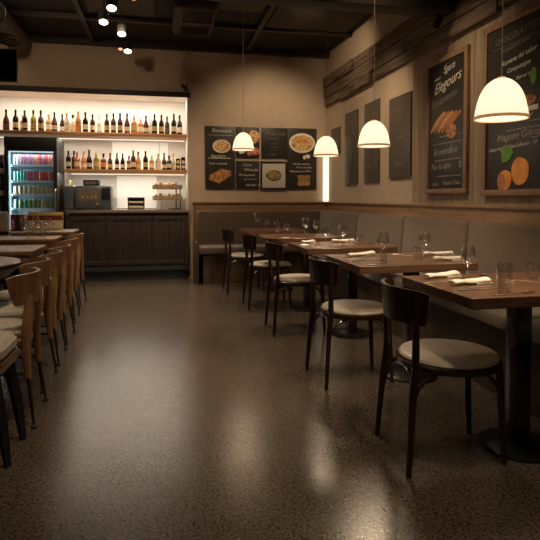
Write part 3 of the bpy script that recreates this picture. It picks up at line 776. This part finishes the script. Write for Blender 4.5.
b.build('lettering', 'chalk', t)
# F framed salad
t, f = board('black framed picture of a salad bowl on cream paper', 1.637, Yw, 1.277, .39, .405, 0, .022, 'frame_black', 'paper', cat='picture', group=None, name='framed_picture')
ellipse(MB(), .0, .20, .115, .080, f-.003, f, wob=.02).build('picture_bowl', 'base', t)
ellipse(MB(), .0, .205, .100, .066, f-.005, f-.0032, wob=.06, seed=4).build('picture_salad', 'salad', t)

# right wall boards
RZ = -PI/2
Xw = XR-.001; Xp = XR-.0235
def rb(label, y0, y1, z0, z1, X, **k): return board(label, X, (y0+y1)/2, z0, abs(y0-y1), z1-z0, RZ, **k)
t, f = rb('smallest grey board on the right wall, nearest the corner', 7.34, 6.98, 1.775, 2.14, Xw, face='boardg')
scr = MB(); scribble(scr, -.1, .1, .2, f, 0, .02, 11); scr.build('lettering', 'chalkdim', t)
t, f = rb('tall narrow grey board second from the corner, with faint curved drawing', 6.76, 6.31, 1.33, 2.27, Xw, face='boardg')
b = MB(); b.tube([(-.05, f-.001, .1), (.04, f-.001, .35), (-.04, f-.001, .6), (.06, f-.001, .75), (.12, f-.001, .62)], .004, 6); b.build('drawing', 'chalkdim', t)
t, f = rb('tall grey board third from the corner, behind the second pendant', 6.07, 5.64, 1.335, 2.28, Xw, face='boardg')
b = MB().text('T C', .07, -.12, .26, f, 0).text('S.S', .07, -.08, .16, f, 0); scribble(b, -.13, .12, .34, f, 0, .008, 4); b.build('lettering', 'chalkdim', t)
t, f = rb('tall slate board with faint lines, left of the sausage menu board', 5.36, 4.86, 1.36, 2.21, Xw, face='boardg')
b = MB().text('8 o K', .08, -.09, .12, f, 0); b.box(-.17, .17, f-.001, f, .25, .253).box(-.17, .1, f-.001, f, .70, .703); scribble(b, -.1, .1, .5, f, 0, .01, 9); scribble(b, -.1, .08, .42, f, 0, .02, 12); b.build('lettering', 'chalkdim', t)

t, f = rb('oak framed chalk menu board with sausages and bread sticks drawing', 4.49, 3.83, 1.185, 2.375, Xp, frame=.045, fm='frame_oak')
b = MB().text('Sgara', .085, -.05, 1.04, f, .5, .12).text('oleson', .04, -.20, 1.0, f, .5, .1).text('Elegours', .125, -.20, .88, f, .5, .17)
b.build('lettering', 'chalk', t)
MB().text('Espansento', .092, -.25, .76, f, .45, .16).build('lettering', 'chalkdim', t)
b = MB().text('Breserafice', .085, -.20, .34, f, .25, .03).text('Pan la cpte', .075, -.24, .215, f, .2, .03).text('0', .085, .21, .215, f, 0).text('Sotto', .05, -.22, .075, f, .1).text('Basalto Tolau', .05, -.04, .08, f, .1)
for z_, s_ in ((.44, 1), (.295, 2), (.155, 3), (.50, 5)): scribble(b, -.24+.03*s_, .24, z_, f, 0, .010, s_)
b.build('small_lettering', 'chalkmid', t)
for k in range(5):
    b = MB(); x = -.25+k*.062; z = .555-k*.006; n_ = 12; pts = []
    for j in range(n_+1):
        u = j/n_; pts.append((x+.24*u, z+.15*u+.012*math.sin(PI*u), .021*math.sin(PI*(.08+.84*u))**.4))
    up_ = [(px-.5*rr_, pz+.86*rr_) for px, pz, rr_ in pts]; dn_ = [(px+.5*rr_, pz-.86*rr_) for px, pz, rr_ in pts[::-1]]
    b.prism(up_+dn_, 0, .003, mtx=Matrix.Translation((0, f-.0002*k, 0)) @ Matrix.Rotation(PI/2, 4, 'X'))
    b.build('picture_sausage', ['sausage2', 'sausage', 'sausage2', 'sausage', 'sausage'][k], t)
b = MB(); ellipse(b, .10, .53, .075, .065, f-.006, f-.0005, wob=.05, seed=9); b.build('picture_bread', 'toast', t)

t, f = rb('large oak framed chalk menu board with orange citrus fruit, at the right edge', 3.62, 2.36, 1.165, 2.42, Xp, frame=.045, fm='frame_oak')
b = MB().text('CHOCOLATTEST', .062, -.50, 1.09, f, .3, .05).text('Rosasconal suave', .042, -.42, 1.02, f, .4, .08)
b.box(-.52, .50, f-.001, f, 1.062, 1.065); b.build('lettering', 'chalkdim', t)
b = MB().text('Romana del sabor', .050, -.42, .925, f, .4, .10).text('Compotaigne', .045, -.36, .865, f, .4, .08).text('bor ar od', .042, -.26, .80, f, .4, .05)
b.text('Garapionad', .038, -.27, .535, f, .2).text('Casso Rovesal Mini Caffantele - All', .036, -.55, .325, f, .2, .04)
b.text('Pastalatan', .045, .0, .31, f, .2).text('CIPREO', .055, .04, .21, f, 0); b.build('lettering', 'chalk', t)
b = MB().text('Magone Givray', .075, -.46, .39, f, .25, .03).text('Damnaxo', .04, .04, .14, f, .1).text('SANBOZ', .04, .03, .09, f, 0)
for x in (-.05, .12): b.tube([(x+.07*math.cos(a/8*PI), f-.001, .42+.035*math.sin(a/8*PI)) for a in range(16)], .003, 5, closed=True)
scribble(b, -.35, .05, .46, f, 0, .008, 6); scribble(b, -.12, .5, .50, f, 0, .008, 7)
b.build('lettering', 'chalkmid', t)
q = MB(); ellipse(q, -.20, .17, .090, .095, f-.004, f, wob=.02, seed=1); q.build('picture_orange', 'orange', t)
q = MB(); ellipse(q, -.36, .115, .075, .07, f-.005, f-.0002, wob=.03, seed=2); q.build('picture_orange', 'orange', t)
q = MB(); ellipse(q, -.40, .105, .04, .06, f-.007, f-.0052, wob=.03, seed=3); q.build('picture_orange', 'sausage', t)
q = MB(); ellipse(q, -.345, .30, .065, .06, f-.004, f, wob=.12, seed=4); q.build('picture_leaf', 'leaf', t)
q = MB(); ellipse(q, -.08, .79, .03, .055, f-.004, f, wob=.06, seed=5); q.build('picture_leaf', 'leaf', t)
q = MB(); q.box(-.27, -.03, f-.004, f, .565, .60, .0015); q.build('picture_toast', 'plate', t)
q = MB(); ellipse(q, -.13, .64, .08, .035, f-.004, f, wob=.06, seed=7); q.build('picture_filling', 'toast', t)

# ------------------------------------------------------------------ bar: shelves, counter
Xs0 = XL+.02
def bar_shelf(x0, x1, z, label):
    t = thing('bar_shelf', label, 'shelf', (0, 0, z), 0, 'bottle shelves')
    MB().box(x0, x1, 7.62, 8.12, -.045, 0, .003).build('shelf_board', 'shelf', t)
    MB().box(x0+.02, x1-.02, 8.06, 8.09, -.055, -.045).build('light_strip', 'led', t)
    l = light('shelf_lamp', 'AREA', ((x0+x1)/2, 7.80, z-.062), K['bar']*(x1-x0)/2.4, (1, .90, .75), (math.radians(-4), 0, 0), shape='RECTANGLE', size=(x1-x0)-.1, size_y=.04)
    return t
bar_shelf(-2.98, .384, 2.055, 'upper oak bottle shelf in the bar niche')
bar_shelf(-1.27, .384, 1.548, 'lower oak bottle shelf beside the drinks fridge')
light('niche_lamp', 'AREA', (-1.0, 7.72, 2.57), K['bar']*1.9, (1, .90, .75), (math.radians(8), 0, 0), shape='RECTANGLE', size=2.7, size_y=.05)

t = thing('bar_counter', 'dark panelled bar counter under the bottle shelves', 'counter', (0, 0, 0))
MB().box(-1.20, .395, 7.535, 8.11, .14, .945).build('carcass', 'cabinet', t, smooth=False)
MB().box(-1.19, .395, 7.57, 8.10, 0, .14).build('plinth', 'kick', t, smooth=False)
MB().box(-1.20, .395, 7.522, 7.535, .14, .20).build('kick_rail', 'kick', t, smooth=False)
for x0, x1 in ((-1.19, -.75), (-.71, -.12), (-.08, .34)):
    b = MB(); z0, z1 = .225, .90
    b.box(x0, x1, 7.515, 7.5345, z0, z0+.06, .003).box(x0, x1, 7.515, 7.5345, z1-.06, z1, .003)
    b.box(x0, x0+.055, 7.515, 7.5345, z0+.06, z1-.06, .003).box(x1-.055, x1, 7.515, 7.5345, z0+.06, z1-.06, .003)
    p = b.build('panel', 'cabinet', t)
    q = MB(); n = int((x1-x0-.11)/.05); wv = (x1-x0-.11)/n
    for k in range(n): q.box(x0+.055+k*wv+.002, x0+.055+(k+1)*wv-.002, 7.526, 7.5345, z0+.06, z1-.06, .002)
    q.build('beadboard', 'cabinet', p)
MB().box(-1.235, .398, 7.50, 8.12, .945, .985, .004).build('worktop', 'counter', t)

# machines on the counter
CT = .9855
t = thing('toaster_oven', 'large charcoal toaster oven with window and knob on the bar counter', 'oven', (-.90, 7.78, CT))
MB().box(-.24, .24, -.18, .2, .012, .335, .022).build('body', 'oven', t)
MB().box(-.215, .10, -.187, -.18, .05, .30, .003).build('door', 'oven', t)
MB().box(-.19, .08, -.192, -.1872, .12, .285, .002).build('window', 'ovenglass', t)
q = MB()
for k in range(4): q.box(-.14+k*.055, -.115+k*.055, -.198, -.1922, .165, .185, .003)
q.build('indicator', 'laby', t)
q = MB(); q.lathe([(0, 0), (.018, 0), (.016, -.02), (0, -.022)], n=20, mtx=Matrix.Translation((.055, -.187, .085)) @ Matrix.Rotation(-PI/2, 4, 'X')); q.build('knob', 'copper', t)
MB().box(.115, .225, -.19, -.18, .14, .30, .004).build('control_panel', 'black', t)
b = MB(); b.box(-.14, .07, -.1, .12, .336, .42, .015); b.build('top_box', 'black', t)
MB().box(-.11, .04, -.104, -.100, .352, .395).build('vent_panel', 'ovenglass', t)
q = MB()
for sx in (-.2, .2):
    for sy in (-.14, .16): q.lathe([(0, 0), (.018, 0), (.016, .013), (0, .013)], (sx, sy, 0), n=12)
q.build('foot', 'black', t)
t = thing('metal_dispenser', 'dark grey metal dispenser box left of the toaster oven', 'dispenser', (-1.215, 7.76, CT))
MB().box(-.065, .058, -.14, .15, 0, .32, .01).build('body', 'oven', t)
MB().box(-.05, .045, -.144, -.14, .03, .1, .002).build('tray', 'metal_grey', t)
MB().box(-.064, .057, -.139, .149, .3205, .345, .006).build('lid', 'plate', t)
t = thing('coffee_cup', 'white cup standing on the dispenser left of the oven', 'cup', (-1.235, 7.74, CT+.3455))
MB().lathe([(0, 0), (.02, 0), (.031, .05), (.033, .068), (.030, .068), (.026, .04), (.018, .006), (0, .006)], n=24).build('cup_body', 'plate', t)
MB().tube([(.03, 0, .055), (.05, 0, .05), (.05, 0, .025), (.025, 0, .02)], .004, 8).build('handle', 'plate', t)
t = thing('napkin_dispenser', 'small grey two-slot napkin holder on the bar counter', 'napkin holder', (-.33, 7.74, CT))
MB().box(-.115, .115, -.06, .08, 0, .025, .003).box(-.115, -.105, -.06, .08, .025, .17, .002).box(.105, .115, -.06, .08, .025, .17, .002).box(-.115, .115, -.06, .08, .155, .175, .003).box(-.115, .115, .07, .08, .02, .16).build('casing', 'metal_grey', t)
MB().box(-.10, .10, -.055, .06, .026, .055).box(-.10, .10, -.055, .06, .09, .12, .004).build('napkin_stack', 'paper', t)
t = thing('tiered_basket_stand', 'two-tier wicker basket stand full of snacks at the counter end', 'basket', (.115, 7.80, CT))
MB().tube([(.12, .10, 0), (.12, .10, .40)], .008, 8).tube([(.18, .10, 0), (.18, .10, .36)], .006, 8).lathe([(0, 0), (.09, 0), (.09, .012), (0, .014)], (.10, .03, 0), n=24).build('stand', 'metal_dark', t)
for z in (.13, .29):
    q = MB(); o_ = rrect(-.215, .20, -.10, .13, .03); q.prism(o_, z, z+.012)
    for k in range(5): q.tube([(x, y, z+.012+k*.012) for x, y in o_], .006, 6, closed=True)
    q.build('basket', 'basket', t)
SN = []
for z in (.13, .29):
    for k in range(6):
        w = 'upper' if z > .2 else 'lower'
        if k == 5 and z > .2: continue
        x = -.165+k*.062
        b = MB(); b.box(-.022, .022, -.05, .05, 0, .075+.012*(k % 2), .010)
        o = b.build('snack_packet', ['toast', 'basket', 'lab', 'sausage2', 'basket', 'toast'][k], loc=(.115+x, 7.80, CT+z+.0125))
        tag(o, '%s snack packet from the left in the %s tier of the basket stand' % (ORD[k+1], w), 'snack packet', 'snacks in the basket stand')

# ------------------------------------------------------------------ bottles
def bottle_meshes(kind):
    if kind == 'wine': body = [(0, 0), (.034, 0), (.037, .006), (.037, .165), (.033, .185), (.016, .212), (.0135, .225), (.0135, .262)]; cap = (.0142, .235, .292); lab = (.0376, .045, .115)
    elif kind == 'burgundy': body = [(0, 0), (.037, 0), (.040, .006), (.040, .12), (.036, .150), (.020, .195), (.0135, .22), (.0135, .265)]; cap = (.0142, .245, .288); lab = (.0406, .035, .095)
    else: body = [(0, 0), (.038, 0), (.040, .006), (.040, .13), (.034, .150), (.015, .168), (.013, .18), (.013, .205)]; cap = (.0155, .195, .235); lab = (.0406, .04, .105)
    return body, cap, lab
MESH = {}
def bottle(x, y, z, kind, gm, lm, cm, label, group, sc):
    t = thing('bottle', label, 'bottle', (x, y, z), random.uniform(-.3, .3), group); t.scale = (sc, sc, sc)
    body, cap, lab = bottle_meshes(kind)
    for nm, mt in (('bottle_body', gm), ('cap', cm), ('paper_label', lm)):
        key = (kind, nm, mt)
        if key not in MESH:
            if nm == 'bottle_body': b = MB().lathe(body+[(0, body[-1][1])], n=20)
            elif nm == 'cap': b = MB().lathe([(0, cap[1]), (cap[0], cap[1]), (cap[0], cap[2]-.002), (0, cap[2])], n=16)
            else:
                b = MB()
                def fn(u, v, k, lab=lab): a = -PI/2+(u*2-1)*1.75; r = lab[0]-(.001 if k else 0); return (r*math.cos(a), r*math.sin(a), lab[1]+(lab[2]-lab[1])*v)
                b.grid2(fn, 14, 1)
            o = b.build(nm, mt, t); MESH[key] = o.data
        else:
            o = bpy.data.objects.new(nm, MESH[key]); C.objects.link(o); o.parent = t
GN = {'gdark': 'dark', 'gbrown': 'brown', 'gamber': 'amber', 'gclear': 'clear', 'ggreen': 'yellow-green'}
LN = {'lab': 'cream', 'laby': 'gold', 'labo': 'orange', 'labd': 'dark'}
# (x, glass, label, shape, scale)
up = [(-2.024, 'gbrown', 'labd', 'burgundy', 1), (-1.905, 'gdark', 'lab', 'wine', 1), (-1.835, 'gamber', 'lab', 'spirit', 1), (-1.79, 'gdark', 'lab', 'wine', .98), (-1.68, 'ggreen', 'laby', 'wine', 1), (-1.585, 'gbrown', 'laby', 'wine', 1),
      (-1.50, 'gamber', 'lab', 'spirit', 1.08), (-1.41, 'gbrown', 'lab', 'burgundy', .95), (-1.325, 'gdark', 'lab', 'burgundy', .92), (-1.25, 'gclear', 'lab', 'wine', .9), (-1.185, 'gclear', 'laby', 'spirit', 1.1), (-1.10, 'gamber', 'labo', 'wine', 1.0),
      (-1.005, 'gdark', 'lab', 'wine', .98), (-.91, 'gbrown', 'lab', 'wine', .9), (-.83, 'gclear', 'lab', 'wine', .9), (-.72, 'gbrown', 'laby', 'wine', .93), (-.63, 'gbrown', 'lab', 'wine', .98), (-.54, 'gbrown', 'laby', 'wine', 1), (-.445, 'gbrown', 'lab', 'burgundy', 1),
      (-.35, 'gamber', 'laby', 'spirit', 1.1), (-.265, 'gamber', 'lab', 'spirit', 1.08), (-.185, 'gbrown', 'lab', 'burgundy', .93), (-.118, 'gclear', 'lab', 'wine', .95), (-.067, 'gdark', 'laby', 'wine', 1), (.03, 'gdark', 'laby', 'wine', .97), (.11, 'gbrown', 'labd', 'wine', .95),
      (.205, 'gdark', 'lab', 'wine', 1.03), (.29, 'gdark', 'lab', 'wine', 1.03)]
lo = [(-1.235, 'gdark', 'lab', 'wine', .88), (-1.175, 'gbrown', 'labd', 'wine', .9), (-1.12, 'gamber', 'lab', 'spirit', 1.0), (-1.045, 'gamber', 'lab', 'burgundy', .92), (-.96, 'gdark', 'lab', 'burgundy', .95), (-.865, 'ggreen', 'laby', 'spirit', 1.02), (-.78, 'gbrown', 'labo', 'spirit', 1.0),
      (-.68, 'gbrown', 'laby', 'burgundy', .82), (-.595, 'gdark', 'lab', 'burgundy', .84), (-.51, 'gdark', 'lab', 'burgundy', .80), (-.43, 'gbrown', 'laby', 'spirit', .88), (-.365, 'gbrown', 'lab', 'wine', .95), (-.30, 'gamber', 'laby', 'burgundy', .93),
      (-.195, 'gdark', 'laby', 'wine', .93), (-.11, 'gamber', 'lab', 'spirit', .95), (-.02, 'gclear', 'lab', 'spirit', 1.0), (.065, 'gbrown', 'lab', 'burgundy', .9), (.135, 'gdark', 'lab', 'spirit', .9), (.195, 'gclear', 'lab', 'burgundy', .85)]
for row, z, nm in ((up, 2.0555, 'upper'), (lo, 1.5485, 'lower')):
    back = False
    for i, (x, g, l, k, s) in enumerate(row):
        cm = 'gdark' if g in ('gdark', 'gbrown') else random.choice(['gdark', 'laby', 'labo', 'lab'])
        close = i > 0 and x-row[i-1][0] < .086
        back = (not back) if close else False
        bottle(x, 7.83 if back else 7.735, z, k, g, l, cm, '%s glass bottle with %s label, %s from the left on the %s shelf' % (GN[g], LN[l], ORD[i+1], nm), 'bottles on the %s shelf' % nm, s)
for x, h, m2, lab in ((.262, .17, 'labd', 'plain dark gift tin, left of the two tins on the lower shelf'), (.335, .19, 'lab', 'dark gift tin with cream round labels at the right end of the lower shelf')):
    t = thing('gift_tin', lab, 'tin', (x, 7.76, 1.5485), 0, 'gift tins')
    MB().box(-.031, .031, -.031, .031, 0, h, .006).build('tin_body', 'gdark', t)
    q = MB(); ellipse(q, 0, .05, .022, .022, -.034, -.0312); ellipse(q, 0, .12, .022, .026, -.034, -.0312); q.build('paper_label', 'laby' if m2 == 'labd' else 'lab', t)

# ------------------------------------------------------------------ drinks fridge
fx0, fx1, fy0, fy1, fz = -1.955, -1.315, 7.34, 7.90, 1.945
t = thing('drinks_fridge', 'tall black glass-door drinks fridge left of the bar counter', 'fridge', ((fx0+fx1)/2, fy0, 0))
w = (fx1-fx0)/2; D = fy1-fy0
MB().box(-w, -w+.03, .045, D, 0, fz, .004).box(w-.03, w, .045, D, 0, fz, .004).box(-w+.03, w-.03, .045, D, fz-.04, fz).box(-w+.03, w-.03, .045, D, 0, .60).box(-w+.03, w-.03, D-.02, D, .60, fz-.04).build('cabinet', 'black', t)
MB().box(-w, w, -.005, .045, fz-.155, fz, .012).build('header', 'black', t)
MB().box(-w+.031, w-.031, D-.03, D-.0205, .601, fz-.16).box(-w+.0305, -w+.035, .05, D-.03, .601, fz-.16).box(w-.035, w-.0305, .05, D-.03, .601, fz-.16).box(-w+.035, w-.035, .05, D-.03, fz-.165, fz-.155).build('liner', 'fin', t)
d = MB().box(-w, -w+.045, 0, .044, .12, fz-.16, .006).box(w-.045, w, 0, .044, .12, fz-.16, .006).box(-w+.045, w-.045, 0, .044, .12, .62, .004).box(-w+.045, w-.045, 0, .044, fz-.185, fz-.16, .004).build('door', 'black', t)
MB().box(-w+.045, w-.045, .018, .024, .62, fz-.185).build('pane', 'pane', d)
MB().tube([(w-.02, 0, .85), (w-.02, -.03, .87), (w-.02, -.03, 1.25), (w-.02, 0, 1.27)], .008, 8).build('handle', 'steel', d)
MB().box(-w+.047, -w+.062, .05, .065, .63, fz-.19).box(-w+.07, w-.05, .05, .062, fz-.20, fz-.188).build('light_strip', 'coldled', t)
MB().box(w+.0005, w+.004, .06, .08, .1, fz-.06).build('side_trim', 'steel', t)
light('fridge_lamp', 'AREA', ((fx0+fx1)/2, fy0+.07, fz-.215), 1.0, (.75, .93, 1), (math.radians(15), 0, 0), shape='RECTANGLE', size=.5, size_y=.03)
light('fridge_lamp', 'AREA', (fx0+.068, fy0+.075, 1.2), 3.5, (.75, .93, 1), (0, math.radians(-90), math.radians(25)), shape='RECTANGLE', size=1.0, size_y=.02)
rows = [(1.575, 13, .023, .145, [0, 0, 1, 2, 1, 2, 1, 8, 3, 2, 3, 8, 1]), (1.365, 13, .023, .135, [4, 5, 4, 5, 2, 3, 2, 3, 8, 3, 3, 8, 3]),
        (1.19, 9, .032, .115, [6]*9), (1.005, 9, .032, .125, [5, 7, 4, 7, 7, 7, 6, 7, 7]), (.80, 9, .032, .125, [4, 5, 7, 4, 7, 7, 3, 3, 7])]
RW = ['top', 'second', 'middle', 'fourth', 'bottom']
CM = {}
for ri, (z, n, r, h, cs) in enumerate(rows):
    MB().box(-w+.037, w-.037, .075, D-.04, z-.012, z-.001).box(-w+.037, w-.037, .068, .075, z-.014, z+.012).build('shelf', 'fin', t)
    x0 = fx0+.085; x1 = fx1-.055
    for k in range(n):
        x = x0+r*0+(x1-x0)*(k+.5)/n; ci = cs[k]; key = (r, h, ci)
        if key not in CM:
            o = MB().lathe([(0, 0), (r*.8, 0), (r, .006), (r, h-.01), (r*.82, h), (r*.8, h-.003), (0, h-.003)], n=18).build('drink_can', CAN[ci]); CM[key] = o.data
        else: o = bpy.data.objects.new('drink_can', CM[key]); C.objects.link(o)
        o.location = (x, fy0+.115, z-.0005)
        tag(o, '%s drink can, %s from the left on the %s fridge shelf' % (CANW[ci], ORD[k+1], RW[ri]), 'can', 'cans on the %s fridge shelf' % RW[ri])
# bottles on the dark rack left of the fridge
t = thing('bottle_rack', 'dark narrow rack at the left edge beside the fridge', 'rack', (-2.16, 7.75, 0))
MB().box(-.16, .12, -.1, .2, 0, .80, .004).box(-.16, .12, .18, .2, .80, 1.75).build('rack_body', 'cabinet', t)
for z in (1.12, 1.42): MB().box(-.16, .12, -.1, .18, z, z+.02).build('shelf', 'base', t)
i = 0
for z, w_ in ((.801, 'lower'), (1.141, 'middle'), (1.441, 'upper')):
    bottle(-2.09, 7.72, z, 'wine', 'gdark', 'lab', 'gdark', 'dark wine bottle on the %s level of the rack beside the fridge' % w_, 'bottles on the side rack', .95)

# ------------------------------------------------------------------ things on the farthest left table
t = thing('picture_stand', 'standing card with red and cream food photo on the farthest left table', 'table sign', (-1.345, 6.74, .7655))
MB().box(-.20, .20, -.006, .006, 0, .215, .003, mtx=Matrix.Rotation(-.08, 4, 'X')).build('card', 'laby', t)
MB().box(-.196, .196, -.0085, -.0062, .115, .175, mtx=Matrix.Rotation(-.08, 4, 'X')).build('red_band', 'red', t)
MB().box(-.196, .196, -.0085, -.0062, .02, .113, mtx=Matrix.Rotation(-.08, 4, 'X')).build('photo', 'paper', t)
q = MB()
for k, (x, z) in enumerate(((-.12, .07), (-.06, .085), (0, .06), (.03, .09), (.09, .07))): ellipse(q, x, z, .018, .014, -.011, -.0086, 16, .1, k)
bmesh.ops.transform(q.b, matrix=Matrix.Rotation(-.08, 4, 'X'), verts=q.b.verts); q.build('tomato_print', 'labo', t)
t = thing('condiment_box', 'small dark red box beside the standing food card', 'box', (-1.64, 6.70, .7655))
MB().box(-.075, .065, -.05, .05, 0, .19, .008).build('box_body', 'red', t)
MB().box(-.01, .02, -.052, -.0505, .01, .18).build('paper_label', 'black', t)
